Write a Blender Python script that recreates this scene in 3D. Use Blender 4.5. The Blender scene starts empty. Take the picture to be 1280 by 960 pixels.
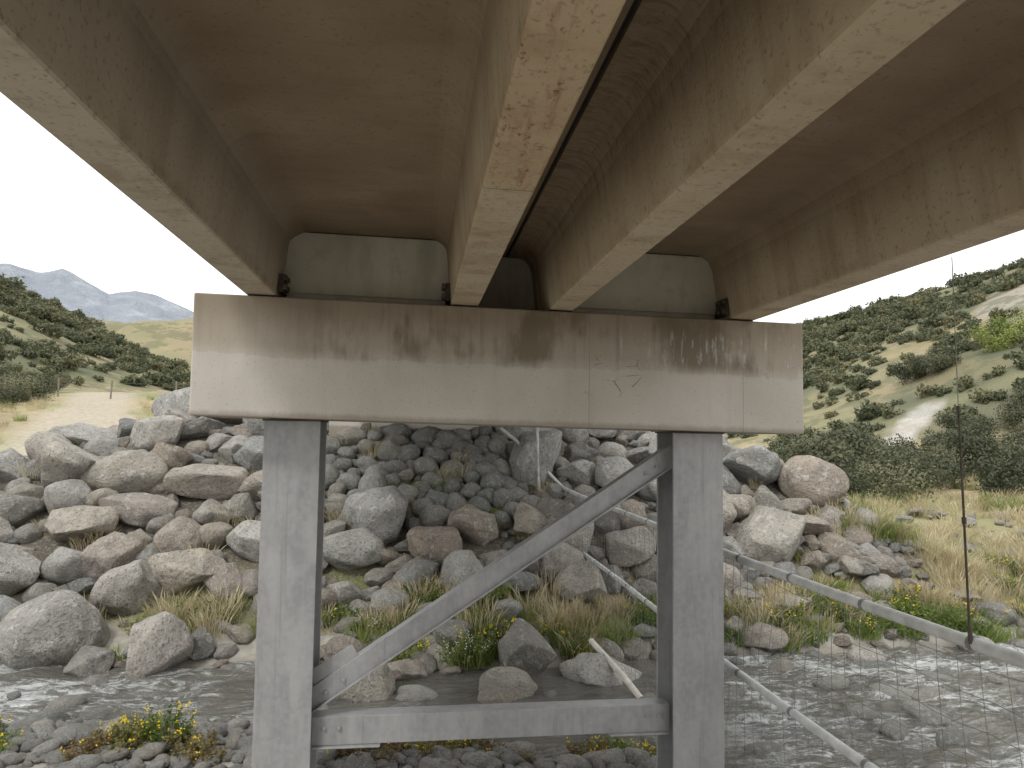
import bpy, math, random, bmesh
import numpy as np
from mathutils import Vector, Matrix, Euler
random.seed(7); rng=np.random.default_rng(7)
S=bpy.context.scene; COL=S.collection

# ------------------------------------------------------------ noise
_tab=np.random.default_rng(3).random((256,256))
def vn(x,y,o=0):
    x=np.asarray(x,float)+o*17.3+1000; y=np.asarray(y,float)+o*31.7+1000
    xi=np.floor(x).astype(int); yi=np.floor(y).astype(int)
    fx=x-xi; fy=y-yi; fx=fx*fx*(3-2*fx); fy=fy*fy*(3-2*fy)
    a=_tab[xi%256,yi%256]; b=_tab[(xi+1)%256,yi%256]; c=_tab[xi%256,(yi+1)%256]; d=_tab[(xi+1)%256,(yi+1)%256]
    return (a*(1-fx)+b*fx)*(1-fy)+(c*(1-fx)+d*fx)*fy
def fbm(x,y,oct=4,o=0):
    s=0;a=.5;t=0
    for i in range(oct):
        s=s+a*vn(x,y,o+i*5); t+=a; a*=.5; x=x*2.03; y=y*2.03
    return s/t
def ss(a,b,x):
    t=np.clip((x-a)/(b-a),0,1); return t*t*(3-2*t)
def softplus(x,k=4.0): return k*np.log1p(np.exp(np.clip(x/k,-30,30)))

# ------------------------------------------------------------ terrain
WATER=-2.75
def ybank(x): return 9.2+.5*ss(-2,-5,x)-.45*np.exp(-((x-1)/2.)**2)+.5*(fbm(x*.6,x*0+3,3)-.5)
def ynear(x): return np.interp(x,[-30,-4,-2,-.8,.5,2.2,3.6,30],[7.5,7.45,7.3,6.95,6.65,6.2,5.0,4.6])+.5*(fbm(x*.7,x*0+9,3)-.5)
def T(x): return np.interp(x,[-30,-12,-9,-8,-6.6,-6,-5,-4,0,3,5,6,7.2,8.1,9,12],[-1.8,-1.6,-1.45,-1.25,-.8,-.5,-.1,.12,.2,.15,-.05,-.4,-1.1,-1.75,-2.25,-3])
def mound(x,y): return np.minimum(T(x)+.2*(fbm(x*.8,y*.8,2,4)-.5), -2.1+(y-10.8)*.65)
def plain(x,y):
    R=-2.1+.0125*np.maximum(0,y-12)
    L=np.interp(y,[11,16,50,90,400,3000],[-2.1,-1.15,2.3,4,10,10])
    w=ss(4,-4,x); return R*(1-w)+L*w
def hills(x,y):
    g=fbm(x*.03,y*.03,5,2)-.5; g2=fbm(x*.012,y*.012,3,8)-.5
    hl=.6*softplus(-x-(25+.05*y)+14*g); hl=26*(1-np.exp(-(hl/26)**1.6))*1.15
    hl=hl*ss(35,75,y)*ss(230,160,y)*(1+.35*g2)
    oc=41*np.exp(-((x+112)/85)**2-((y-320)/60)**2)*(1+.5*g)
    hr=.60*softplus(x-(27-.0*y)+12*g); cap=27+.47*np.maximum(0,x-78)
    hr=cap*(1-np.exp(-(hr/cap)**1.7)); hr=hr*ss(30,55,y)*ss(300,200,y)*(1+.3*g2+.22*g)
    return np.maximum(hl,oc)+hr+ (2.5*g)*ss(60,120,y)
def H(x,y):
    x=np.asarray(x,float); y=np.asarray(y,float)
    yb=ybank(x); yn=ynear(x)
    far=np.interp(y-yb,[-.7,0,.5,1.7,3],[-3.0,-2.79,-2.55,-2.2,-2.1])
    far=far+np.where(y>11,plain(x,y)+2.1,0)
    far=np.maximum(far,np.where(y>10.5,mound(x,y),-9))
    emb=np.minimum(1.6-.7*np.maximum(0,np.abs(x-.65)-2.2), .2+(y-14.6)*.9)
    far=np.maximum(far,np.where(y>14.4,np.maximum(emb,-9),-9))
    near=np.interp(y-yn,[-2.5,-.7,0,.6],[-2.46,-2.55,-2.74,-3.0])
    emb2=np.minimum(1.6-.7*np.maximum(0,np.abs(x-.65)-2.2), -2.5+(-y-4.5)*.75)
    near=np.maximum(near,np.where(y<-4,emb2,-9))
    z=np.maximum(near,far)
    z=z+.06*(fbm(x*1.7,y*1.7,3,1)-.5)+ .25*(fbm(x*.25,y*.25,2,6)-.5)*ss(12,20,y)
    return z+np.where(y>25,hills(x,y),0)
def h1(x,y): return float(H(np.array([x]),np.array([y]))[0])

# ------------------------------------------------------------ material helpers
class M:
    def __init__(s,name):
        s.m=bpy.data.materials.new(name); s.m.use_nodes=True; s.t=s.m.node_tree
        s.b=s.t.nodes['Principled BSDF']; s.tc=s.t.nodes.new('ShaderNodeTexCoord'); s.obj=s.tc.outputs['Object']
        s.b.inputs['Roughness'].default_value=.85; s.b.inputs['Specular IOR Level'].default_value=.25
    def L(s,a,b): s.t.links.new(a,b)
    def setv(s,inp,v):
        if isinstance(v,bpy.types.NodeSocket): s.L(v,inp)
        else:
            if isinstance(v,(tuple,list)) and len(v)==3 and inp.type=='RGBA': v=(*v,1)
            inp.default_value=v
    def map(s,scale,vec=None,loc=(0,0,0)):
        n=s.t.nodes.new('ShaderNodeMapping'); s.L(vec or s.obj,n.inputs[0]); n.inputs['Scale'].default_value=scale; n.inputs['Location'].default_value=loc; return n.outputs[0]
    def noise(s,scale,detail=4,rough=.6,vec=None,dist=0):
        n=s.t.nodes.new('ShaderNodeTexNoise'); s.L(vec or s.obj,n.inputs['Vector']); n.inputs['Scale'].default_value=scale
        n.inputs['Detail'].default_value=detail; n.inputs['Roughness'].default_value=rough; n.inputs['Distortion'].default_value=dist; return n.outputs['Fac']
    def vor(s,scale,vec=None,out='Distance',feat='F1'):
        n=s.t.nodes.new('ShaderNodeTexVoronoi'); n.feature=feat; s.L(vec or s.obj,n.inputs['Vector']); n.inputs['Scale'].default_value=scale; return n.outputs[out]
    def ramp(s,f,stops):
        n=s.t.nodes.new('ShaderNodeValToRGB'); s.L(f,n.inputs[0]); e=n.color_ramp.elements
        while len(e)<len(stops): e.new(.5)
        for i,(p,c) in enumerate(stops):
            e[i].position=p; e[i].color=(c,c,c,1) if not isinstance(c,tuple) else (*c,1)
        return n.outputs[0]
    def mix(s,f,a,b,mode='MIX'):
        n=s.t.nodes.new('ShaderNodeMix'); n.data_type='RGBA'; n.blend_type=mode
        s.setv(n.inputs[0],f); s.setv(n.inputs[6],a); s.setv(n.inputs[7],b); return n.outputs[2]
    def math(s,op,a,b=0.0,c=None,clamp=False):
        n=s.t.nodes.new('ShaderNodeMath'); n.operation=op; n.use_clamp=clamp; s.setv(n.inputs[0],a); s.setv(n.inputs[1],b)
        if c is not None: s.setv(n.inputs[2],c)
        return n.outputs[0]
    def mul(s,*a):
        r=a[0]
        for q in a[1:]: r=s.math('MULTIPLY',r,q)
        return r
    def xyz(s,vec=None):
        n=s.t.nodes.new('ShaderNodeSeparateXYZ'); s.L(vec or s.obj,n.inputs[0]); return n.outputs
    def rnd(s):
        n=s.t.nodes.new('ShaderNodeObjectInfo'); return n.outputs['Random']
    def step(s,v,a,b):
        n=s.t.nodes.new('ShaderNodeMapRange'); n.interpolation_type='SMOOTHSTEP'; s.L(v,n.inputs[0]); 
        if a>b:
            n.inputs[1].default_value=b; n.inputs[2].default_value=a; n.inputs[3].default_value=1; n.inputs[4].default_value=0
        else: n.inputs[1].default_value=a; n.inputs[2].default_value=b
        return n.outputs[0]
    def bump(s,h,st=.5,d=.02):
        n=s.t.nodes.new('ShaderNodeBump'); n.inputs['Strength'].default_value=st; n.inputs['Distance'].default_value=d; s.L(h,n.inputs['Height']); s.L(n.outputs[0],s.b.inputs['Normal'])
    def col(s,c): s.setv(s.b.inputs['Base Color'],c)
    def rough(s,v): s.setv(s.b.inputs['Roughness'],v)

def concrete_beam():
    k=M('weathered_beam_concrete'); x,y,z=k.xyz()
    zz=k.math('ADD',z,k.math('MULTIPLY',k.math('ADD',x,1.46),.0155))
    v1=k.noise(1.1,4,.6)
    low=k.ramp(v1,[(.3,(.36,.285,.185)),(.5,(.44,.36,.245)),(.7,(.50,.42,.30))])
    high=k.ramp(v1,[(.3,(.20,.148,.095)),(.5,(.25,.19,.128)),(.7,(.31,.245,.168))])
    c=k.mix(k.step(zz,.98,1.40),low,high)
    st=k.noise(1,4,.65,k.map((2.2,7,.35)))
    c=k.mix(k.mul(k.step(st,.46,.74),.42),c,(.17,.12,.07))
    pale=k.noise(1,3,.6,k.map((1.6,2.2,1.0),loc=(4,4,4)))
    c=k.mix(k.mul(k.step(pale,.48,.70),k.step(zz,1.38,1.2),.32),c,(.52,.46,.36))
    c=k.mix(k.mul(k.step(x,-.8,-1.0),.6),c,(.36,.335,.30))
    sof=k.step(zz,.94,.925)
    c=k.mix(k.mul(sof,.25),c,(.54,.46,.35))
    ed=k.mul(k.step(zz,1.02,.93),k.step(k.noise(1,4,.7,k.map((3,4,6),loc=(1,9,2))),.48,.70))
    c=k.mix(k.mul(ed,.42),c,(.20,.13,.07))
    rn=k.noise(1,5,.75,k.map((22,3.2,8)))
    xb=k.mul(k.step(x,.1,.2),k.step(x,.6,.5)); near=k.step(y,2.62,2.58)
    c=k.mix(k.mul(xb,near,sof,.42),c,(.50,.35,.21))
    mid=k.math('SUBTRACT',1.0,k.mul(k.math('ABSOLUTE',k.math('SUBTRACT',x,.33)),6.0),clamp=True)
    c=k.mix(k.mul(k.step(rn,.50,.68),xb,near,mid,sof,.7),c,(.25,.115,.055))
    rn2=k.noise(1,4,.7,k.map((50,26,30),loc=(5,5,5)))
    c=k.mix(k.mul(k.step(rn2,.56,.64),k.step(rn,.42,.6),xb,near,sof,.75),c,(.14,.06,.03))
    c=k.mix(k.mul(k.step(rn2,.61,.67),k.step(zz,1.0,.93),.45),c,(.16,.095,.05))
    joint=k.mul(k.math('LESS_THAN',k.math('ABSOLUTE',k.math('SUBTRACT',y,2.6)),.003),k.step(zz,1.25,1.1),xb)
    c=k.mix(k.mul(joint,.8),c,(.06,.05,.04))
    gj=k.mul(k.step(x,.66,.69),k.step(x,.98,.84),k.step(zz,1.05,1.3))
    rp=k.noise(1,3,.6,k.map((9,26,5),loc=(3,0,1)),.8)
    c=k.mix(k.mul(gj,k.step(rp,.5,.6),.35),c,(.36,.28,.19)); c=k.mix(k.mul(gj,k.step(rp,.45,.36),.4),c,(.12,.07,.04))
    sp=k.noise(45,2,.6); c=k.mix(k.mul(k.step(sp,.58,.70),.42),c,(.13,.10,.07))
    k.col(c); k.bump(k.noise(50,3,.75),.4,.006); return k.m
def concrete_cap():
    k=M('stained_cap_concrete'); x,y,z=k.xyz()
    zz=k.math('ADD',z,k.math('MULTIPLY',k.math('ADD',x,1.46),.0155))
    c=k.ramp(k.noise(1.6,4,.6),[(.3,(.49,.46,.41)),(.7,(.60,.57,.525))])
    big=k.noise(1,3,.5,k.map((1.0,1,.1),loc=(3,0,0)))
    fine=k.noise(1,4,.7,k.map((16,6,3)))
    edge=k.math('ADD',k.math('ADD',zz,k.mul(k.math('SUBTRACT',fine,.5),.07)),k.mul(k.math('SUBTRACT',big,.5),.12))
    c=k.mix(k.mul(k.step(edge,.50,.512),.30),c,(.36,.30,.225))
    c=k.mix(k.mul(k.step(edge,.50,.60),.38),c,(.29,.235,.165))
    c=k.mix(k.mul(k.step(edge,.60,.86),.55),c,(.22,.17,.11))
    dk=k.math('ADD',k.noise(1,4,.6,k.map((1.5,3,1.0),loc=(8.2,1,0))),k.mul(k.math('SUBTRACT',fine,.5),.22))
    c=k.mix(k.mul(k.step(dk,.44,.58),k.step(edge,.47,.58),k.step(x,-1.1,-.3),.66),c,(.125,.095,.055))
    dr=k.noise(1,4,.6,k.map((20,5,.35)))
    c=k.mix(k.mul(k.step(dr,.50,.72),k.step(zz,.35,.80),.42),c,(.19,.15,.105))
    c=k.mix(k.mul(k.step(k.noise(1,3,.6,k.map((7,5,.25),loc=(3,3,3))),.52,.75),.18),c,(.36,.32,.27))
    wd=k.noise(1,5,.75,k.map((24,5,4),loc=(2,2,2)))
    c=k.mix(k.mul(k.step(wd,.54,.62),k.step(x,.9,1.7),k.step(zz,.42,.52),k.step(zz,.86,.72),.6),c,(.54,.53,.51))
    c=k.mix(k.mul(k.step(k.math('ADD',zz,k.mul(k.math('SUBTRACT',fine,.5),.05)),.15,.11),.5),c,(.22,.17,.12))
    for xc in (1.18,2.3):
        c=k.mix(k.mul(k.math('LESS_THAN',k.math('ABSOLUTE',k.math('SUBTRACT',x,xc)),.003),.4),c,(.2,.17,.13))
    cr=k.vor(5.5,k.map((1,1,1.9),loc=(.3,0,.2)),'Distance','DISTANCE_TO_EDGE'); crn=k.noise(7,3,.6)
    m=k.mul(k.step(x,1.12,1.18),k.step(x,1.58,1.5),k.step(zz,.3,.36),k.step(zz,.62,.55))
    c=k.mix(k.mul(m,k.step(cr,.03,.008),k.step(crn,.48,.54),.75),c,(.09,.07,.05))
    sp=k.noise(60,2,.6); c=k.mix(k.mul(k.step(sp,.60,.72),.4),c,(.18,.15,.12))
    k.col(c); k.bump(k.noise(50,3,.75),.35,.006); return k.m
def steel(name='galvanised_steel',a=(.30,.305,.315),b=(.40,.405,.41)):
    k=M(name); c=k.ramp(k.noise(3,4,.7,k.map((2,2,.6))),[(.35,a),(.65,b)])
    c=k.mix(k.mul(k.step(k.vor(30,out='Color'),.3,.8),.18),c,(.50,.50,.51))
    c=k.mix(k.mul(k.step(k.noise(1.6,4,.7,k.map((1,1,.8),loc=(9,2,3))),.5,.62),.35),c,(.47,.47,.47))
    st=k.noise(1,3,.6,k.map((30,30,.8))); c=k.mix(k.mul(k.step(st,.56,.72),.35),c,(.23,.215,.195))
    k.col(c); k.b.inputs['Metallic'].default_value=.25; k.rough(.45); return k.m
def simple(name,col,rough=.8,var=.25,scale=8,metal=0):
    k=M(name); d=tuple(v*(1-var) for v in col); e=tuple(min(1,v*(1+var)) for v in col)
    k.col(k.ramp(k.noise(scale,3,.65),[(.3,d),(.7,e)])); k.rough(rough); k.b.inputs['Metallic'].default_value=metal; return k.m
def panel():
    k=M('diaphragm_concrete'); x,y,z=k.xyz()
    c=k.ramp(k.noise(1.5,3,.6),[(.3,(.52,.50,.42)),(.7,(.66,.64,.56))])
    c=k.mix(k.mul(k.step(k.noise(1,4,.65,k.map((5,5,1.2))),.48,.7),.45),c,(.33,.32,.26))
    c=k.mix(k.mul(k.step(k.noise(8,4,.7),.52,.68),.3),c,(.36,.31,.23))
    k.col(c); return k.m
def rock_mat(name,stops):
    k=M(name); r=k.rnd()
    n=k.t.nodes.new('ShaderNodeVectorMath'); n.operation='ADD'; k.L(k.obj,n.inputs[0])
    comb=k.t.nodes.new('ShaderNodeCombineXYZ'); k.L(k.math('MULTIPLY',r,90.),comb.inputs[0]); k.L(comb.outputs[0],n.inputs[1]); v=n.outputs[0]
    base=k.ramp(r,stops)
    f1=k.noise(1.5,3,.7,v); f2=k.noise(3.6,5,.78,v); f3=k.noise(13,2,.7,v)
    c=k.mix(k.mul(k.step(f1,.42,.60),.42),base,(.21,.20,.175))
    c=k.mix(k.mul(k.step(f2,.52,.64),.62),c,(.60,.59,.56))
    c=k.mix(k.mul(k.step(f1,.46,.36),k.step(f2,.5,.6),.45),c,(.42,.33,.23))
    c=k.mix(k.mul(k.step(f3,.54,.66),.6),c,(.12,.115,.10))
    k.col(c); k.rough(.88); k.bump(f2,.85,.14); return k.m
ROCKS=[(0,(.31,.32,.315)),(.14,(.41,.40,.38)),(.3,(.51,.49,.45)),(.42,(.39,.33,.27)),(.52,(.33,.335,.33)),(.64,(.48,.43,.355)),(.76,(.22,.23,.225)),(.86,(.55,.535,.50)),(1,(.36,.295,.245))]
COBB=[(0,(.28,.29,.275)),(.25,(.37,.375,.35)),(.45,(.22,.235,.225)),(.6,(.41,.40,.36)),(.75,(.27,.28,.265)),(.9,(.47,.46,.42)),(1,(.33,.29,.24))]
PEBB=[(0,(.36,.365,.35)),(.3,(.48,.475,.45)),(.6,(.33,.33,.32)),(.8,(.58,.56,.53)),(1,(.42,.38,.33))]
def plant_mat(name,stops,trans=.25,scale=1.5):
    k=M(name); r=k.rnd()
    f=k.math('ADD',k.math('MULTIPLY',r,.55),k.math('MULTIPLY',k.noise(scale*3,1,.6),.45))
    k.col(k.ramp(f,stops)); k.rough(.75)
    tr=k.t.nodes.new('ShaderNodeBsdfTranslucent'); k.L(k.b.inputs['Base Color'].links[0].from_socket,tr.inputs[0])
    mx=k.t.nodes.new('ShaderNodeMixShader'); mx.inputs[0].default_value=trans
    k.L(k.b.outputs[0],mx.inputs[1]); k.L(tr.outputs[0],mx.inputs[2]); k.L(mx.outputs[0],k.t.nodes['Material Output'].inputs[0]); return k.m
def ground_mat():
    k=M('ground_cover'); a=k.t.nodes.new('ShaderNodeAttribute'); a.attribute_name='Col'
    n6=k.noise(6,4,.75); n22=k.noise(24,3,.7)
    c=k.mix(k.mul(k.step(n6,.42,.62),.42),a.outputs['Color'],(.16,.14,.09))
    c=k.mix(k.mul(k.step(n22,.5,.66),.35),c,(.50,.46,.38))
    _,y,_2=k.xyz(); farm=k.step(y,40,70); closer=k.step(y,260,220)
    pat=k.noise(.22,6,.72)
    c=k.mix(k.mul(k.step(pat,.46,.54),farm,closer,.6),c,(.105,.12,.07))
    c=k.mix(k.mul(k.step(k.noise(.09,5,.7),.55,.62),farm,.5),c,(.34,.27,.155))
    c=k.mix(k.mul(k.step(k.noise(.05,6,.75,k.map((1,1,1),loc=(50,0,0))),.49,.53),k.step(y,240,270),.65),c,(.15,.15,.085))
    k.col(c); k.rough(.95); k.bump(n6,.6,.06); return k.m
def water_mat():
    k=M('river_water'); x,y,z=k.xyz()
    fl=k.map((1.5,3.6,1))
    reg=k.math('MAXIMUM',k.step(x,-.9,-2.0),k.step(x,2.4,3.6))
    reg=k.mul(reg,k.step(x,-16,-13),k.step(x,22,17))
    f=k.noise(3.0,6,.85,fl,.9); f2=k.noise(.7,3,.5,k.map((1,2,1),loc=(5,5,0)))
    th=k.math('ADD',f,k.mul(k.math('SUBTRACT',f2,.5),.6))
    foam=k.mul(k.step(th,.47,.64),k.math('MULTIPLY_ADD',reg,.88,.05))
    k.col(k.mix(foam,k.ramp(k.noise(1.1,3,.7),[(.35,(.10,.098,.082)),(.7,(.20,.19,.16))]),(.74,.77,.77)))
    k.rough(k.math('MULTIPLY_ADD',foam,.4,.05)); k.b.inputs['Specular IOR Level'].default_value=.8
    k.bump(k.noise(3.2,6,.75,fl,.4),1.0,.13); return k.m

MB=concrete_beam(); MC=concrete_cap(); MS=steel(); MR=rock_mat('river_rock',ROCKS); MK=rock_mat('river_cobble',COBB); MPB=rock_mat('bar_pebble',PEBB)
MD=simple('dark_rubber_gap',(.02,.02,.02)); MBOLT=simple('rusty_bolt_steel',(.10,.085,.07),.6,.4,20,.4)
MPVC=simple('grey_pipe_plastic',(.54,.55,.54),.55,.2,9); MCOUP=simple('pipe_coupling_dark',(.22,.22,.22),.6,.3,9)
MW=simple('fence_wire',(.24,.23,.22),.5,.3,9,.5)
MPAN=panel()

# ------------------------------------------------------------ mesh helpers
def link(o,parent=None):
    COL.objects.link(o)
    if parent: o.parent=parent
    return o
def empty(n): 
    e=bpy.data.objects.new(n,None); COL.objects.link(e); e.empty_display_size=.1; return e
def mesh_obj(name,v,f,mat,parent=None,smooth=False):
    me=bpy.data.meshes.new(name); me.from_pydata([tuple(p) for p in v],[],[tuple(q) for q in f]); 
    if smooth: me.polygons.foreach_set('use_smooth',[True]*len(me.polygons))
    if mat: me.materials.append(mat)
    me.update(); return link(bpy.data.objects.new(name,me),parent)
def fixn(o):
    bm=bmesh.new(); bm.from_mesh(o.data); bmesh.ops.recalc_face_normals(bm,faces=bm.faces); bm.to_mesh(o.data); bm.free()
def bevel(o,w=.01,seg=2):
    m=o.modifiers.new('b','BEVEL'); m.width=w; m.segments=seg; m.limit_method='ANGLE'; return o
TILT=.0155
def tz(x,z): return z-TILT*(x+1.46)
def prism(name,prof,y0,y1,mat,parent,ny=1,tilt=True,bv=0):
    n=len(prof); v=[];f=[]
    for j in range(ny+1):
        y=y0+(y1-y0)*j/ny
        for (x,z) in prof: v.append((x,y,tz(x,z) if tilt else z))
    for j in range(ny):
        for i in range(n):
            a=j*n+i;b=j*n+(i+1)%n; f.append((a,b,b+n,a+n))
    f.append(tuple(range(n))[::-1]); f.append(tuple(ny*n+i for i in range(n)))
    o=mesh_obj(name,v,f,mat,parent); fixn(o)
    if bv: bevel(o,bv)
    return o
def box(name,x0,x1,y0,y1,z0,z1,mat,parent,tilt=False,bv=.004):
    return prism(name,[(x0,z0),(x1,z0),(x1,z1),(x0,z1)],y0,y1,mat,parent,1,tilt,bv)
def sweep(name,p0,p1,prof,mat,parent,bv=.003):
    p0=Vector(p0);p1=Vector(p1);d=(p1-p0).normalized(); w=Vector((0,1,0)); u=w.cross(d).normalized()*-1
    if u.z<0:u=-u
    n=len(prof);v=[p0+u*a+w*b for a,b in prof]+[p1+u*a+w*b for a,b in prof]
    f=[(i,(i+1)%n,(i+1)%n+n,i+n) for i in range(n)]+[tuple(range(n))[::-1],tuple(range(n,2*n))]
    o=mesh_obj(name,v,f,mat,parent); fixn(o); return bevel(o,bv)
def curve(name,splines,r,mat,parent,res=2):
    cu=bpy.data.curves.new(name,'CURVE'); cu.dimensions='3D'; cu.bevel_depth=r; cu.bevel_resolution=res; cu.use_fill_caps=True
    for s in splines:
        sp=cu.splines.new('POLY'); sp.points.add(len(s)-1)
        for i,p in enumerate(s): sp.points[i].co=(*p,1)
    cu.materials.append(mat); return link(bpy.data.objects.new(name,cu),parent)

# ------------------------------------------------------------ bridge superstructure
BR=empty('concrete_bridge')
U1=[(-1.5,1.65),(-1.5,1.46),(-1.22,1.43),(-1.165,1.36),(-1.145,.92),(-1.138,.912),(-.953,.912),(-.945,.92),(-.912,1.29),(-.90,1.335),(-.87,1.365),(-.80,1.405),(-.77,1.41),(.07,1.41),(.10,1.405),(.165,1.365),(.183,1.335),(.19,1.29),(.216,.92),(.223,.912),(.398,.912),(.406,.92),(.43,1.27),(.445,1.33),(.475,1.375),(.53,1.405),(.652,1.41),(.652,1.65)]
U2=[(.678,1.65),(.678,1.41),(.75,1.405),(.80,1.385),(.84,1.34),(.858,1.28),(.90,.92),(.908,.912),(1.062,.912),(1.07,.92),(1.10,1.27),(1.125,1.34),(1.165,1.375),(1.21,1.405),(1.25,1.41),(2.04,1.41),(2.07,1.405),(2.135,1.365),(2.165,1.29),(2.22,.92),(2.228,.912),(2.402,.912),(2.41,.92),(2.44,1.36),(2.5,1.43),(2.8,1.46),(2.8,1.65)]
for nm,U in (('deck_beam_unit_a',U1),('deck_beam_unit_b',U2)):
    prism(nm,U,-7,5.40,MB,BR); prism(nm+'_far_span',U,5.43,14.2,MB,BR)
box('joint_seal',.655,.675,-7,14.2,1.43,1.5,MD,BR,True,0)
for a,b in((-1.5,-1.3),(2.6,2.8)): box('kerb',a,b,-7,14.2,1.655,1.85,MB,BR,True,.02)
def dia(name,xl,xr,y,zb=.97):
    p=[(xl-.02,zb),(xr+.02,zb),(xr-.005,1.34),(xr-.045,1.403),(xl+.055,1.403),(xl+.012,1.34)]
    prism(name,p,y,y+.12,MPAN,BR,bv=.006)
    prism(name+'_toe',[(xl+.02,zb-.03),(xr-.02,zb-.03),(xr-.02,zb+.02),(xl+.02,zb+.02)],y+.02,y+.16,MPAN,BR)
for y in (5.22,5.52,13.9): dia('end_diaphragm',-.94,.21,y); dia('end_diaphragm',1.08,2.21,y)
for y in (5.6,13.9): dia('end_diaphragm',.42,.90,y)
for a,b in((-1.13,-.96),(.23,.395),(.91,1.06),(2.235,2.395)):
    box('bearing_pad',a,b,5.04,5.34,.9,.911,MD,BR,True,0)
def bracket(x,sgn):
    z=tz(x,1.0); box('bracket_plate',min(x,x+sgn*.03),max(x,x+sgn*.03),5.02,5.2,z-.06,z+.06,MBOLT,BR,False,.003)
    for zz in(-.03,.035):
        for yy in (5.0,5.1): box('bolt_head',min(x+sgn*.03,x+sgn*.06),max(x+sgn*.03,x+sgn*.06),yy,yy+.035,z+zz-.017,z+zz+.017,MBOLT,BR,False,.006)
bracket(-.935,1); bracket(.21,-1); bracket(2.21,-1)
# ------------------------------------------------------------ pier
PI=empty('bridge_pier')
box('pier_cap',-1.46,2.757,5.0,5.85,.10,.90,MC,PI,True,.010)
def hcol(x0,x1,y0,y1):
    zt=tz((x0+x1)/2,.10)-.004; zb=-3.4; t=.022; xm=(x0+x1)/2
    box('front_flange',x0,x1,y0,y0+t,zb,zt,MS,PI,bv=.003); box('back_flange',x0,x1,y1-t,y1,zb,zt,MS,PI,bv=.003)
    box('web',xm-.009,xm+.009,y0+t,y1-t,zb,zt,MS,PI,bv=0)
    box('bearing_plate',x0-.01,x1+.01,y0-.01,y1+.01,zt-.012,zt+.002,MBOLT,PI,bv=0)
hcol(-1.03,-.655,5.22,5.6); hcol(1.862,2.24,5.22,5.6)
ang=[(-.075,0),(.075,0),(.075,.11),(.062,.11),(.062,.012),(-.075,.012)]
sweep('diagonal_brace',(-.70,5.36,-1.86),(1.93,5.36,-.12),ang,MS,PI)
sweep('diagonal_brace_lip',(-.70,5.345,-1.925),(1.93,5.345,-.185),[(-.012,-.03),(0,-.03),(0,.012),(-.012,.012)],MS,PI)
ang2=[(-.095,0),(.095,0),(.095,.14),(.08,.14),(.08,.013),(-.095,.013)]
sweep('horizontal_brace',(-.665,5.33,-2.04),(1.868,5.33,-2.03),ang2,MS,PI)
sweep('gusset_plate',(-.66,5.375,-1.74),(-.36,5.375,-1.56),[(-.09,0),(.10,0),(.10,.012),(-.09,.012)],MS,PI)
box('gusset_plate_low',1.42,1.86,5.30,5.50,-2.14,-2.125,MS,PI); box('gusset_plate_left',-.66,-.2,5.30,5.48,-2.15,-2.137,MS,PI)
for (bx,bz) in ((-.58,-1.79),(-.46,-1.71),(1.78,-.22),(1.70,-.27),(-.58,-2.02),(-.48,-2.02),(1.70,-2.01),(1.79,-2.01)):
    box('brace_bolt',bx-.012,bx+.012,5.312 if bz<-1.9 else 5.342,5.37,bz-.012,bz+.012,MS,PI,bv=.005)
# ------------------------------------------------------------ abutments
AB=empty('bridge_abutment')
box('abutment_wall',-1.6,2.9,13.95,14.9,-.6,.90,MC,AB,True,.02); box('back_wall',-1.6,2.9,14.25,14.5,.9,1.62,MC,AB,True,.01)
box('near_wall',-1.6,2.9,-7.8,-6.7,-1.5,.90,MC,AB,True,.02)

# ------------------------------------------------------------ pipe-hung wire fence + hanger
rr=random.Random(4)
FE=empty('pipe_and_wire_fence')
ys=np.linspace(-3,12.6,60)
up=[(2.5+.02*math.sin(y),y,-.925+.05*((y-7)/6)**2) for y in ys]; lo=[(2.5+.03*math.sin(y*.7+1),y,-1.78+.04*((y-6)/6)**2) for y in ys if y<12.4]
curve('upper_pipe',[up],.031,MPVC,FE,4); curve('lower_pipe',[lo],.029,MPVC,FE,4)
for P,r in ((up,.034),(lo,.032)):
    segs=[]
    for i in range(2,len(P)-1,3):
        a=Vector(P[i]);d=(Vector(P[i+1])-a).normalized(); segs.append([a,a+d*.03])
    curve('pipe_couplings',segs,r,MCOUP,FE,3)
w=[]
for y in np.arange(.6,12.4,.15):
    s=[]
    for z in np.arange(-.93,-2.75,-.15): s.append((2.5+.06*(float(vn(y*1.2,z*2))-.5),y+.06*(float(vn(y*3,z*4,3))-.5)+.05*math.sin(z*2+y),z))
    w.append(s)
for z in np.arange(-.98,-2.72,-.15):
    w.append([(2.5+.06*(float(vn(y*1.2,z*2))-.5),y,z+.05*(float(vn(y*3,z*4,7))-.5)+.03*math.sin(y*1.1)) for y in np.arange(.6,12.4,.12)])
curve('wire_netting',w,.0019,MW,FE,0)
curve('abutment_pipe',[[(2.5,12.5,-.88),(2.1,12.75,-.45),(1.75,12.95,-.1),(1.5,13.2,.12)]],.028,MPVC,FE,3)
curve('end_post',[[(2.13,12.6,-1.45),(2.09,12.6,-.6),(2.06,12.6,.15)]],.024,MPVC,FE,3)
curve('stay_wire',[[(2.5,12.4,-1.76),(2.35,12.6,-.9),(1.9,13.1,.05)]],.006,MW,FE,1)
HG=empty('hanger_rod')
curve('hanger_wire',[[(2.41,3.05,.84),(2.43,3.06,.13)]],.0022,MW,HG,1)
curve('lower_rod',[[(2.43,3.06,.15),(2.47,3.08,-.84)]],.0055,MBOLT,HG,2)
curve('rod_sleeves',[[(2.43,3.06,.16),(2.431,3.06,.13)],[(2.45,3.07,-.34),(2.451,3.07,-.37)],[(2.47,3.08,-.82),(2.475,3.08,-.90)]],.010,MBOLT,HG,2)

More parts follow.
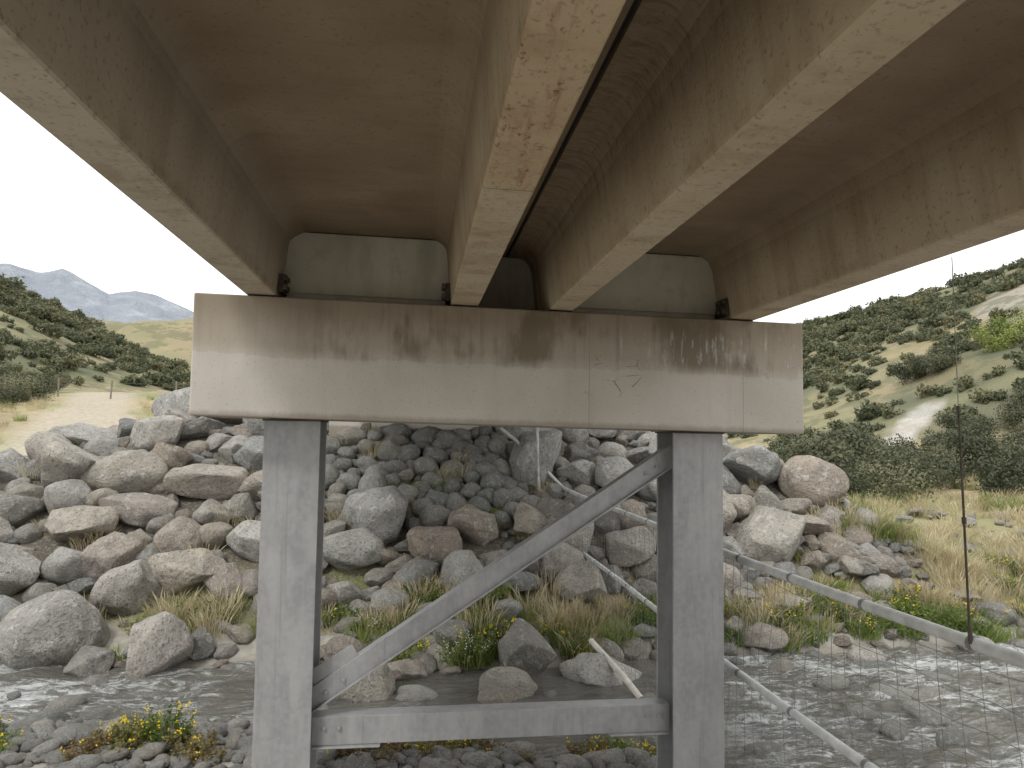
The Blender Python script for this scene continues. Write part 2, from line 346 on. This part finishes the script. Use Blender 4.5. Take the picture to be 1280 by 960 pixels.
# ------------------------------------------------------------ ground sheet
def graded(c,a,b,n): u=np.linspace(-1,1,n); return c+a*np.sinh(b*u)
n=641; gx=graded(1,9,6.6,n); gy=graded(11,9,6.6,n)
GX,GY=np.meshgrid(gx,gy,indexing='xy'); Z=H(GX,GY)
v=np.stack([GX,GY,Z],-1).reshape(-1,3)
ii=np.arange(n*n).reshape(n,n); f=np.stack([ii[:-1,:-1],ii[:-1,1:],ii[1:,1:],ii[1:,:-1]],-1).reshape(-1,4)
me=bpy.data.meshes.new('ground'); me.vertices.add(len(v)); me.vertices.foreach_set('co',v.ravel())
me.loops.add(f.size); me.loops.foreach_set('vertex_index',f.ravel()); me.polygons.add(len(f)); me.polygons.foreach_set('loop_start',np.arange(0,f.size,4)); 
me.update(calc_edges=True); me.polygons.foreach_set('use_smooth',np.ones(len(f),bool))
def lerp(a,b,t): return a*(1-t[...,None])+np.array(b)*t[...,None]
c=np.zeros((n,n,3))+np.array((.37,.355,.325))
yb=ybank(GX)
dry=ss(0.4,1.2,GY-yb); nn=fbm(GX*.5,GY*.5,4,3)
c=lerp(c,(.30,.25,.15),dry)
c=lerp(c,(.14,.16,.06),dry*ss(.45,.58,nn)*ss(22,12,GY)*.9)
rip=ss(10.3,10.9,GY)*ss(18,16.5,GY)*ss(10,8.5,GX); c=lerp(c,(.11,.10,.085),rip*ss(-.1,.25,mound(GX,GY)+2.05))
fld=ss(14,18,GY); c=lerp(c,(.40,.33,.19),fld*ss(.4,.6,nn)); c=lerp(c,(.24,.26,.11),fld*ss(.48,.62,fbm(GX*.15,GY*.2,3,12))*.85)
tr=np.abs(GX-(-9-.36*(GY-20))); c=lerp(c,(.45,.40,.32),ss(2.4,1.2,tr+1.4*(nn-.5))*ss(15,17,GY)*ss(70,50,GY)*.9)
hh=np.where(GY>25,hills(GX,GY),0); hm=ss(.8,3,hh)
sc=fbm(GX*.06,GY*.06,5,21)
c=lerp(c,(.30,.255,.15),hm); c=lerp(c,(.12,.13,.075),hm*ss(.44,.56,sc)*np.where(GY>240,.15,1))
c=lerp(c,(.22,.22,.115),hm*ss(.50,.64,fbm(GX*.1,GY*.1,3,31))*.7)
def segd(px,py,ax,ay,bx,by):
    t=np.clip(((px-ax)*(bx-ax)+(py-ay)*(by-ay))/((bx-ax)**2+(by-ay)**2),0,1); return np.hypot(px-ax-t*(bx-ax),py-ay-t*(by-ay))
def scar(x,y): return segd(x,y,34.2,49.2,40.6,54.4)+1.0*(fbm(x*.9,y*.9,3,5)-.5)
def scree(x,y): return segd(x,y,74,82,97,97)+8*(fbm(x*.15,y*.15,3,5)-.5)
c=lerp(c,(.52,.505,.48),ss(1.35,.8,scar(GX,GY)))
c=lerp(c,(.34,.31,.265),ss(7,4,scree(GX,GY)))
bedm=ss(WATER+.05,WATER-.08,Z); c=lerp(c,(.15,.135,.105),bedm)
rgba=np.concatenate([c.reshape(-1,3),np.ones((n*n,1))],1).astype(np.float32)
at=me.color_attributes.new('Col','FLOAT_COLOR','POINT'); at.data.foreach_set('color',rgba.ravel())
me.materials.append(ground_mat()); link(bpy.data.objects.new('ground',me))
# water
wx=graded(1,10,2.6,620); wy=np.linspace(3.6,10.6,190); WX,WY=np.meshgrid(wx,wy)
rap=np.maximum(ss(-1.,-2.4,WX),ss(2.6,4.2,WX))
WZ=WATER+.02*(fbm(WX*2,WY*4,3)-.5)+rap*.16*(fbm(WX*2.2,WY*4.6,5,5)-.5)
wv=np.stack([WX,WY,WZ],-1).reshape(-1,3); ii=np.arange(wv.shape[0]).reshape(WX.shape)
wf=np.stack([ii[:-1,:-1],ii[:-1,1:],ii[1:,1:],ii[1:,:-1]],-1).reshape(-1,4)
mesh_obj('river_water',wv.tolist(),wf.tolist(),water_mat(),None,True)

# ------------------------------------------------------------ mountains
def mountains():
    k=M('hazed_mountain_rock'); x,y,z=k.xyz()
    c=k.ramp(k.noise(.006,7,.72),[(.35,(.28,.31,.36)),(.52,(.36,.39,.44)),(.66,(.52,.55,.60))])  # aerial haze is put into the base colour as grey-blue tones
    c=k.mix(k.step(z,260,120),c,(.33,.34,.33)); k.col(c); k.rough(1); k.bump(k.noise(.01,7,.75),.9,40)
    az=np.radians(np.linspace(-60,10,300)); R=np.linspace(1500,3600,160)
    A,RR=np.meshgrid(az,R); prof=np.interp(np.degrees(A),[-60,-40,-30,-27.4,-25.8,-24.4,-22.9,-21.6,-20,-18.7,-16.3,-10,10],[.15,.16,.180,.190,.183,.190,.174,.164,.172,.168,.150,.13,.1])
    X=RR*np.sin(A);Y=RR*np.cos(A)
    rid=1-np.abs(fbm(X*.005,Y*.005,5,3)*2-1)
    rw=2500+260*(fbm(X*.0015,Y*.0015,2,9)-.5)
    tent=np.clip(1-np.abs(RR-rw)/1000,0,1)**.9
    Zm=prof*2500*tent*(.975+.02*rid)+70*(rid-.85)*tent*np.clip((1-tent)*5+.15,0,1) - 20*(tent<=0)
    vv=np.stack([X,Y,Zm],-1).reshape(-1,3); ii=np.arange(vv.shape[0]).reshape(X.shape)
    ff=np.stack([ii[:-1,:-1],ii[:-1,1:],ii[1:,1:],ii[1:,:-1]],-1).reshape(-1,4)
    mesh_obj('mountain_range',vv.tolist(),ff.tolist(),k.m,None,True)
mountains()

# ------------------------------------------------------------ rocks
def rock_mesh(seed,angular,sub=4,mat=None):
    r=np.random.default_rng(seed); bm=bmesh.new(); bmesh.ops.create_icosphere(bm,subdivisions=sub,radius=1)
    me=bpy.data.meshes.new('rock'); bm.to_mesh(me); bm.free()
    p=np.zeros(len(me.vertices)*3); me.vertices.foreach_get('co',p); p=p.reshape(-1,3)
    p*=1+.22*(fbm(p[:,0]*1.1+seed,p[:,1]*1.1+p[:,2]*.9,2)[:,None]-.5)*2
    npl=15 if angular else 7
    for i in range(npl):
        d=r.normal(size=3); d/=np.linalg.norm(d); off=r.uniform(.50,.80) if angular else r.uniform(.78,.95)
        e=p@d-off; p-=np.where(e>0,e,0)[:,None]*d*(.97 if angular else .8)
    d=p/np.linalg.norm(p,axis=1)[:,None]
    nz=fbm(p[:,0]*2.6+seed,p[:,1]*2.6+p[:,2]*2.1,4,3)-.5; p+=d*nz[:,None]*(.16 if angular else .10)
    p/=np.abs(p).max(axis=0).mean()
    p*=np.array([r.uniform(1.0,1.25),r.uniform(.85,1.0),r.uniform(.68,.88)])
    me.vertices.foreach_set('co',p.ravel()); me.polygons.foreach_set('use_smooth',[True]*len(me.polygons)); me.materials.append(mat or MR); me.update(); return me
ANG=[rock_mesh(100+i,True) for i in range(14)]; RND=[rock_mesh(200+i,False) for i in range(8)]; PEB=[rock_mesh(300+i,False,2,MPB) for i in range(6)]
CB=[rock_mesh(400+i,False,3,MK) for i in range(8)]
def inst(me,name,loc,rot,sc,parent=None):
    o=bpy.data.objects.new(name,me); o.location=loc; o.rotation_euler=rot; o.scale=sc; link(o,parent); return o
cells={}
def free(x,y,r,k):
    cx,cy=int(x//1.),int(y//1.)
    for i in (-1,0,1):
        for j in(-1,0,1):
            for (a,b,c2) in cells.get((cx+i,cy+j),()):
                if (a-x)**2+(b-y)**2<((r+c2)*k)**2: return False
    return True
def put(x,y,r): cells.setdefault((int(x//1.),int(y//1.)),[]).append((x,y,r))
B=[(-4.26,9.72,1.25,.88,0),(-5.15,10.0,.95,.7,0),(-3.7,10.5,.75,.8,1),(-2.95,9.15,.78,.75,1),(-3.7,9.25,.55,.4,1),(-3.27,12.5,1.15,.65,1),(-.52,11.66,1.15,.95,1),(-.9,11.1,1.0,.62,0),
(1.29,8.85,.78,.7,1),(1.04,8.1,.66,.38,0),(-.54,8.24,.75,.55,1),(-.79,9.15,.5,.42,0),(.07,8.06,.42,.22,0),(.91,7.9,.5,.26,0),(2.15,8.45,.95,.4,1),(2.1,12.9,.95,1.1,1),(2.95,11.75,.85,.75,1),
(2.4,10.3,.8,.55,1),(6.13,12.8,1.2,.75,1),(-5.7,14.0,1.2,.65,1),(-4.4,13.6,.95,.7,1),(-3.5,14.5,1.25,.7,1),(-6.6,13.0,1.0,.6,1),(-7.6,12.6,1.1,.7,0),(.3,11.2,.85,.62,1),(1.0,11.5,.9,.65,1),(-2.3,11.3,.95,.6,1),(-1.6,10.6,.7,.5,0),(3.9,11.2,.8,.5,1),
(.45,9.3,.5,.38,1),(-.1,8.7,.5,.34,1),(3.5,12.6,1.0,.7,1),(4.6,13.2,1.0,.7,1),(-4.9,11.6,1.0,.65,1),(-6.2,11.4,1.0,.65,1),(1.5,10.5,.6,.4,1),(-.3,10.1,.5,.35,0)]
for i,(x,y,w_,h_,a) in enumerate(B):
    me_=(ANG if a else RND)[(i*5+2)%(14 if a else 8)]
    r=w_/2; put(x,y,r); z=max(h1(x,y),-2.85)
    inst(me_,'boulder',(x,y,z+h_*.33),(rr.uniform(-.2,.2),rr.uniform(-.2,.2),rr.uniform(-.5,.5)+(math.pi if rr.random()<.5 else 0)),(r*.98,r*.98,h_/2/.7))
RP=empty('riprap_rocks')
def inrip(x,y,e=0):
    if y<10.5+ .25*math.sin(x*1.3) or y>16.2 or x>6.6+e+(y-11)*.5: return False
    m=float(mound(np.array([x]),np.array([y]))[0])
    if m<-2.2-e*.5: return False
    ex=.35 if x<-4.6 else 1.3
    if y>11.9+ (float(T(np.array([x]))[0])+2.1+e*.3)/.65*.9+ex : return False
    return True
cnt=0
for (r0,r1,N_,k_) in ((.36,.54,800,.80),(.24,.36,4500,.75),(.15,.24,14000,.72),(.08,.15,20000,.72)):
    for _ in range(N_):
        x=rr.uniform(-11,10.5); y=rr.uniform(10.4,16.2)
        mid=(-1.7<x<1.9 and y>11.7)
        if mid and r0>.2: continue
        if x>5 and r0>.3 and rr.random()<.6: continue
        if not inrip(x,y,0 if r0>.2 else (.8 if r0>.1 else 1.4)): continue
        r=rr.uniform(r0,r1)*(.95 if mid else 1)
        if not free(x,y,r,k_): continue
        put(x,y,r); me_=rr.choice(CB) if mid else (rr.choice(RND) if rr.random()<.3 else rr.choice(ANG)); q=1.1
        inst(me_,'rock',(x,y,h1(x,y)+r*rr.uniform(.15,.6)),(rr.uniform(-.5,.5),rr.uniform(-.5,.5),rr.uniform(0,6.28)),(q*r*rr.uniform(.95,1.3),q*r*rr.uniform(.95,1.2),q*r*rr.uniform(.9,1.25)),RP); cnt+=1
print('riprap',cnt)
ST=empty('river_stones')
for _ in range(620):
    x=rr.uniform(-9,14); yb_=float(ybank(np.array([x]))[0]); y=yb_+rr.gauss(.0,.5); r=rr.choice([.06,.08,.1,.14,.2])*rr.uniform(.8,1.3)
    if not free(x,y,r,.8): continue
    put(x,y,r); inst(rr.choice(RND+ANG),'stone',(x,y,h1(x,y)+r*.3),(rr.uniform(-.4,.4),rr.uniform(-.4,.4),rr.uniform(0,6.28)),(r*1.2,r,r*.9),ST)
for _ in range(170):
    x=rr.uniform(-8,12); y=rr.uniform(6.3,9.2); r=rr.uniform(.06,.2)
    if not free(x,y,r,1): continue
    put(x,y,r); inst(rr.choice(CB),'stone',(x,y,WATER-r*rr.uniform(.0,.4)),(0,0,rr.uniform(0,6.28)),(r*1.5,r,r*.8),ST)
for _ in range(420):
    x=rr.uniform(4.5,22); y=9.6+rr.random()**1.3*9; r=.05+.2*rr.random()**2
    if inrip(x,y) : continue
    inst(rr.choice(RND+ANG),'stone',(x,y,h1(x,y)+r*.45),(0,0,rr.uniform(0,6.28)),(r*1.2,r,r*.8),ST)
GR=empty('gravel_bar_pebbles')
for _ in range(6000):
    x=rr.uniform(-6.6,4.0); y=rr.uniform(5.7,7.9)
    if y>float(ynear(np.array([x]))[0])+.3: continue
    r=.018+.06*rr.random()**2.2+(.07 if rr.random()<.03 else 0)
    inst(rr.choice(PEB),'pebble',(x,y,h1(x,y)+r*.35),(rr.uniform(-.3,.3),rr.uniform(-.3,.3),rr.uniform(0,6.28)),(r*1.25,r,r*.8),GR)

# ------------------------------------------------------------ plants
def blades(name,seed,n,h,spread,w0,lean,mats,head=.0,flowers=0,leafy=0,fs=1):
    r=random.Random(seed); v=[];f=[];mi=[]
    for i in range(n):
        a=r.uniform(0,6.28); q=spread*math.sqrt(r.random()); bx,by=q*math.cos(a),q*math.sin(a)
        la=a+r.uniform(-.9,.9); ln=lean*r.uniform(.2,1.2); hh=h*r.uniform(.45,1.1); fa=r.uniform(0,3.14); cx,cy=math.cos(fa),math.sin(fa)
        hd=r.random()<head; base=len(v)
        W=(.7,.75,.6,1.9,.1) if hd else (1,1,.8,.5,.05)
        for j in range(5):
            t=j/4; px=bx+math.cos(la)*ln*hh*t**2; py=by+math.sin(la)*ln*hh*t**2; pz_=hh*(t-.25*ln*t**2)
            ww=w0*W[j]; v+= [(px-cx*ww,py-cy*ww,pz_),(px+cx*ww,py+cy*ww,pz_)]
        for j in range(4): b=base+2*j; f.append((b,b+1,b+3,b+2)); mi.append(0)
        tip=(px,py,pz_)
        for _ in range(leafy):
            t=r.uniform(.15,.95); px=bx+math.cos(la)*ln*hh*t*t; py=by+math.sin(la)*ln*hh*t*t; z_=hh*(t-.25*ln*t*t)
            d=Vector((r.gauss(0,1),r.gauss(0,1),r.gauss(.2,.5))).normalized(); e=d.cross(Vector((r.gauss(0,1),r.gauss(0,1),r.gauss(0,1)))).normalized(); s=r.uniform(.012,.026)
            p=Vector((px,py,z_)); b=len(v); v+=[tuple(p),tuple(p+d*s+e*s*.5),tuple(p+d*s*2),tuple(p+d*s-e*s*.5)]; f.append((b,b+1,b+2,b+3)); mi.append(0)
        if i<flowers:
            for _ in range(4):
                s=r.uniform(.008,.014)*fs; o=Vector(tip)+Vector((r.gauss(0,.018),r.gauss(0,.018),r.gauss(0,.03)))
                b=len(v)
                for dx,dy,dz in((1,0,0),(0,1,0),(-1,0,0),(0,-1,0),(0,0,1),(0,0,-1)): v.append((o.x+dx*s,o.y+dy*s,o.z+dz*s))
                for t in((0,1,4),(1,2,4),(2,3,4),(3,0,4),(1,0,5),(2,1,5),(3,2,5),(0,3,5)): f.append(tuple(b+q for q in t)); mi.append(1)
    me=bpy.data.meshes.new(name); me.from_pydata(v,[],f); 
    for m_ in mats: me.materials.append(m_)
    me.polygons.foreach_set('material_index',mi); me.update(); return me
PD=plant_mat('dry_grass_blades',[(.15,(.34,.29,.17)),(.45,(.50,.43,.27)),(.7,(.62,.55,.38)),(.9,(.38,.36,.17))])
PG=plant_mat('green_grass_blades',[(.15,(.11,.16,.045)),(.45,(.18,.25,.065)),(.7,(.28,.33,.10)),(.9,(.40,.40,.17))],.35)
PF=plant_mat('herb_leaves',[(.15,(.08,.125,.04)),(.5,(.15,.21,.06)),(.85,(.25,.29,.095))],.35)
PR=plant_mat('reddish_herb_leaves',[(.15,(.14,.10,.05)),(.5,(.22,.16,.08)),(.85,(.23,.23,.08))])
FY=simple('yellow_petals',(.78,.58,.03),.7,.1); FW=simple('white_petals',(.72,.72,.66),.7,.1)
DRY=[blades('dry_tuft',i,90,.42,.24,.0042,.55,[PD],head=.45) for i in range(5)]
GRN=[blades('green_tuft',20+i,110,.32,.24,.0065,.8,[PG]) for i in range(5)]
HRB=[blades('herb',40+i,46,.30,.20,.004,.5,[PF,FY],flowers=9,leafy=14) for i in range(4)]
HRN=[blades('herb_plain',60+i,46,.30,.24,.004,.6,[PF,FW],flowers=0,leafy=16) for i in range(3)]
RED=[blades('red_herb',70+i,46,.24,.20,.004,.6,[PR,FY],flowers=3,leafy=16) for i in range(3)]
WHT=[blades('white_herb',80+i,46,.38,.2,.004,.4,[PF,FW],flowers=20,leafy=12,fs=.8) for i in range(2)]
GD=empty('dry_grass'); GG=empty('green_grass'); GH=empty('yellow_wildflowers'); GW=empty('white_wildflowers')
def tuft(me,p,x,y,s,sink=.02): inst(me,p.name+'_tuft',(x,y,h1(x,y)-sink),(rr.uniform(-.1,.1),rr.uniform(-.1,.1),rr.uniform(0,6.28)),(s*rr.uniform(.85,1.2),s,s*rr.uniform(.8,1.25)),p)
for _ in range(2700):
    x=rr.uniform(-9,16); yb_=float(ybank(np.array([x]))[0]); q=rr.random(); y=yb_+.15+rr.random()**1.1*2.2
    if not free(x,y,.06,.9): continue
    cl=float(fbm(np.array([x*.9]),np.array([y*.9]),3,15)[0])
    c2=float(fbm(np.array([x*.7]),np.array([y*.7]),2,35)[0])
    if cl<.42 and rr.random()<.8: continue
    if x<-1.3 and rr.random()<.3: continue
    pdry=float(ss(.2,1.6,y-yb_))*(.45 if -1.6<x<1.6 else .85)+.12; pdry=pdry*(.5+1.2*float(ss(.4,.6,c2)))
    if rr.random()<pdry: tuft(rr.choice(DRY),GD,x,y,rr.uniform(.45,1.0))
    elif rr.random()<.62: tuft(rr.choice(GRN),GG,x,y,rr.uniform(.5,1.1))
    elif rr.random()<.45: tuft(rr.choice(HRB),GH,x,y,rr.uniform(.5,1.0))
    elif -1<x<1 and rr.random()<.4: tuft(rr.choice(WHT),GW,x,y,rr.uniform(.7,1.1))
    else: tuft(rr.choice(HRN),GG,x,y,rr.uniform(.6,1.2))
for _ in range(110):
    x=rr.uniform(-9,9); y=rr.uniform(11,14)
    if inrip(x,y): tuft(rr.choice(DRY+GRN[:2]),GD,x,y,rr.uniform(.4,.8),-.05)
for _ in range(3900):
    y=11.5+rr.random()**1.6*32; x=rr.uniform(.5,1.1)*y if rr.random()<.72 else rr.uniform(-.72,-.28)*y
    if x>0 and inrip(x,y): continue
    if x<0 and (y<16 or abs(x-(-9-.36*(y-20)))<1.6): continue
    cl=float(fbm(np.array([x*.35]),np.array([y*.35]),3,18)[0])
    if cl<.46 and rr.random()<.85: continue
    s=rr.uniform(.4,.95)*(1+.012*y)*(.7 if x<0 else 1)
    if cl>.52 and rr.random()<(.6 if x>0 else .25): tuft(rr.choice(GRN),GG,x,y,s*1.1)
    else: tuft(rr.choice(DRY),GD,x,y,s)
for (x,y,k_,s) in [(-3.3,6.5,0,.8),(-3.1,6.4,1,.6),(-2.3,6.55,0,.8),(-2.15,6.7,1,.7),(-2.25,6.45,2,.9),(-2.6,6.35,2,.7),(-1.95,6.5,0,.8),(-1.6,6.3,2,.8),(-3.7,6.5,0,.6),
 (-.75,6.25,0,.8),(-.5,6.35,2,.9),(-.2,6.3,2,1.),(.05,6.4,2,.9),(.3,6.3,0,.7),(.5,6.35,2,.8),(-.35,6.1,2,.9),(.15,6.1,2,.9),(.9,6.15,2,.6),
 (1.75,6.3,0,.85),(1.95,6.35,0,.9),(2.1,6.3,2,.8),(1.55,6.2,2,.7),(1.85,6.15,1,.8),(2.75,6.2,2,.6),(-5.0,7.0,3,1.),(-5.2,6.8,3,1.1),(-4.6,6.9,1,.7),(-5.1,7.2,0,.8)]:
    L_=[HRB,GRN,RED,DRY][k_]; P_=[GH,GG,GG,GD][k_]
    for q in range(2): tuft(rr.choice(L_),P_,x+rr.gauss(0,.09),y+rr.gauss(0,.08),s*rr.uniform(.7,1.1))

# shrubs
def shrub_mesh(seed,n,leaf,lumps=7,mat=None,flat=.75):
    r=random.Random(seed); v=[];f=[]; L_=[]
    for i in range(lumps):
        a=r.uniform(0,6.28); q=r.uniform(.1,.65); L_.append((Vector((q*math.cos(a),q*math.sin(a),r.uniform(.25,.85)*flat)),r.uniform(.25,.48)))
    for i in range(n):
        c_,rad=r.choice(L_); d=Vector((r.gauss(0,1),r.gauss(0,1),r.gauss(.1,1))).normalized()
        p=c_+d*rad*(r.random()**.35)*r.uniform(.8,1.15); p.z=abs(p.z)
        e=Vector((r.gauss(0,1),r.gauss(0,1),r.gauss(0,1))).normalized(); g=e.cross(d).normalized(); s=leaf*r.uniform(.5,1.3)
        b=len(v); v+=[tuple(p-e*s),tuple(p+g*s*.6),tuple(p+e*s),tuple(p-g*s*.6)]; f.append((b,b+1,b+2,b+3))
    for i in range(8):
        c_,rad=r.choice(L_); b=len(v); w_=.015
        v+=[(-w_,0,-.1),(w_,0,-.1),(c_.x+w_*.4,c_.y,c_.z+rad*.6),(c_.x-w_*.4,c_.y,c_.z+rad*.6)]; f.append((b,b+1,b+2,b+3))
    me=bpy.data.meshes.new('shrub'); me.from_pydata(v,[],f); me.materials.append(mat); me.update(); return me
PS=plant_mat('scrub_leaves',[(.12,(.05,.06,.035)),(.4,(.09,.10,.06)),(.65,(.15,.155,.095)),(.9,(.23,.22,.13))],.15)
PS2=plant_mat('bright_shrub_leaves',[(.15,(.12,.17,.04)),(.5,(.20,.26,.06)),(.85,(.28,.32,.10))],.2)
PS3=plant_mat('hill_scrub_leaves',[(.1,(.075,.088,.052)),(.4,(.115,.13,.075)),(.7,(.17,.175,.10)),(.92,(.28,.24,.13))],.2)
SH=[shrub_mesh(i,2300,.040,9,PS,.95) for i in range(6)]; SB=[shrub_mesh(30+i,2000,.040,7,PS2,.9) for i in range(2)]; HS=[shrub_mesh(60+i,300,.115,5,PS3,.65) for i in range(6)]
def shrub(me,x,y,s,n_='shrub',hz=1,p=None): return inst(me,n_,(x,y,h1(x,y)-.1*s),(0,0,rr.uniform(0,6.28)),(s*rr.uniform(.8,1.25),s,s*hz),p)
SP=empty('valley_shrubs')
for _ in range(300):
    y=rr.uniform(26,64); x=rr.uniform(.5,1.05)*y
    if scar(np.array([x]),np.array([y]))[0]<2.2: continue
    if segd(x,y,30,44,36,50)<2.5 : continue
    if float(fbm(np.array([x*.12]),np.array([y*.12]),3,71)[0])<.47: continue
    shrub(rr.choice(SH),x,y,rr.uniform(.7,2.2),hz=rr.uniform(.8,1.3),p=SP)
for (x,y,s) in [(13.3,21.5,1.15),(15.0,22.0,1.4),(16.8,23.5,1.6),(12.6,24,1.1),(20.5,23.5,1.7),(22.3,25.5,1.5),(18.6,26.5,1.3),(14.2,27,1.5),(11.3,19,.6),(23.0,22.5,1.7),(25.0,25,1.9),(12.2,22.2,.8)]: shrub(rr.choice(SH),x,y,s,'shrub',1.0)
for (x,y,s) in [(18.0,25,.8),(15.5,28.5,.9),(50.5,58,2.6),(54,60,2.8),(17,20.5,.45),(29,36,1.2),(19.5,21,.5)]: shrub(rr.choice(SB),x,y,s,'bright_shrub',.9)
for _ in range(90):
    y=rr.uniform(42,70); x=rr.uniform(-.8,-.36)*y
    if abs(x-(-9-.36*(y-20)))<3: continue
    shrub(rr.choice(SH),x,y,rr.uniform(.9,2.0),hz=.8,p=SP)
for _ in range(26):
    y=rr.uniform(34,46); x=-.53*y+rr.gauss(0,2.2); 
    shrub(rr.choice(SH),x-1.5,y,rr.uniform(.9,1.7),hz=.9,p=SP)
HP=empty('hillside_scrub')
N_=30000; Xc=rng.uniform(-150,190,N_); Yc=rng.uniform(45,235,N_); hc=hills(Xc,Yc); sc_=fbm(Xc*.06,Yc*.06,5,21); gp=fbm(Xc*.14,Yc*.14,3,51); ZZ=H(Xc,Yc); ra=rng.random(N_)
azc=np.degrees(np.arctan2(Xc,Yc)); vis=((azc>-33)&(azc<-12))|((azc>24)&(azc<48)); sr=scar(Xc,Yc); s2=scree(Xc,Yc); k_=0
for i in range(N_):
    if not vis[i] or hc[i]<1.0 or sr[i]<2.2 or s2[i]<6: continue
    if segd(Xc[i],Yc[i],30,44,36,50)<2.5: continue
    if ra[i]> (.8 if sc_[i]>.49 else .3)*(1 if gp[i]>.44 else .45): continue
    s=rr.uniform(.45,1.0)*(1+.9*rr.random()**3)*(1+.005*Yc[i]); k_+=1
    inst(rr.choice(HS),'bush',(Xc[i],Yc[i],ZZ[i]-.2),(0,0,rr.uniform(0,6.28)),(s*1.1,s,s*rr.uniform(.8,1.25)),HP)
print('hill bushes',k_)
curve('bleached_pole',[[(2.40,7.72,-2.74),(2.31,8.1,-2.62),(2.2,8.5,-2.51),(2.12,8.8,-2.43)]],.034,simple('bleached_wood',(.62,.59,.53),.8,.2,10),None,4)
PFN=empty('post_and_wire_fence'); MP=simple('weathered_post_wood',(.22,.19,.16))
px_=[(-20.5,45.5),(-17.3,44.6),(-13.6,44.2),(-9.8,43.8)]
for x,y in px_:
    z=h1(x,y); curve('post',[[(x,y,z-.2),(x+rr.uniform(-.06,.06),y,z+rr.uniform(.9,1.1))]],.05,MP,PFN,2)
curve('fence_wires',[[(x,y,h1(x,y)+hz) for x,y in px_] for hz in(.4,.7,.88)],.004,MW,PFN,0)

# ------------------------------------------------------------ light + world
W=bpy.data.worlds.new('World'); S.world=W; W.use_nodes=True; t=W.node_tree; bg=t.nodes['Background']
sky=t.nodes.new('ShaderNodeTexSky'); sky.sky_type='NISHITA'; sky.sun_disc=False; sky.sun_elevation=math.radians(52); sky.sun_rotation=math.radians(215)
sky.air_density=1.0; sky.dust_density=3
tc=t.nodes.new('ShaderNodeTexCoord'); no=t.nodes.new('ShaderNodeTexNoise'); no.inputs['Scale'].default_value=2.2; no.inputs['Detail'].default_value=4
t.links.new(tc.outputs['Generated'],no.inputs[0]); cr=t.nodes.new('ShaderNodeValToRGB'); t.links.new(no.outputs['Fac'],cr.inputs[0])
cr.color_ramp.elements[0].position=.3; cr.color_ramp.elements[0].color=(11.4,11.4,11.3,1); cr.color_ramp.elements[1].position=.7; cr.color_ramp.elements[1].color=(14.8,14.7,14.4,1)
mx=t.nodes.new('ShaderNodeMix'); mx.data_type='RGBA'; mx.inputs[0].default_value=.93; t.links.new(sky.outputs[0],mx.inputs[6]); t.links.new(cr.outputs[0],mx.inputs[7]); t.links.new(mx.outputs[2],bg.inputs[0]); bg.inputs[1].default_value=.115
sl=bpy.data.lights.new('sun','SUN'); sl.energy=1.5; sl.angle=math.radians(10); sl.color=(1,.97,.92); so=link(bpy.data.objects.new('sun',sl))
az=math.radians(215); el=math.radians(52); d=Vector((math.sin(az)*math.cos(el),math.cos(az)*math.cos(el),math.sin(el))); so.rotation_euler=d.to_track_quat('Z','Y').to_euler(); so.location=d*50

# ------------------------------------------------------------ camera
cam=bpy.data.cameras.new('camera'); cam.lens=26.0; cam.sensor_width=36; cam.clip_start=.05; cam.clip_end=12000
co=link(bpy.data.objects.new('camera',cam)); th=math.radians(7.3); ph=math.radians(3.95); ro=math.radians(.8)
fw=Vector((math.sin(th)*math.cos(ph),math.cos(th)*math.cos(ph),math.sin(ph))); r0=Vector((math.cos(th),-math.sin(th),0)); u0=r0.cross(fw)
cr_=r0*math.cos(ro)+u0*math.sin(ro); cu_=u0*math.cos(ro)-r0*math.sin(ro); mt=Matrix((cr_,cu_,-fw)).transposed(); co.matrix_world=mt.to_4x4()
S.camera=co
S.view_settings.view_transform='Standard'; S.view_settings.look='None'; S.view_settings.exposure=0
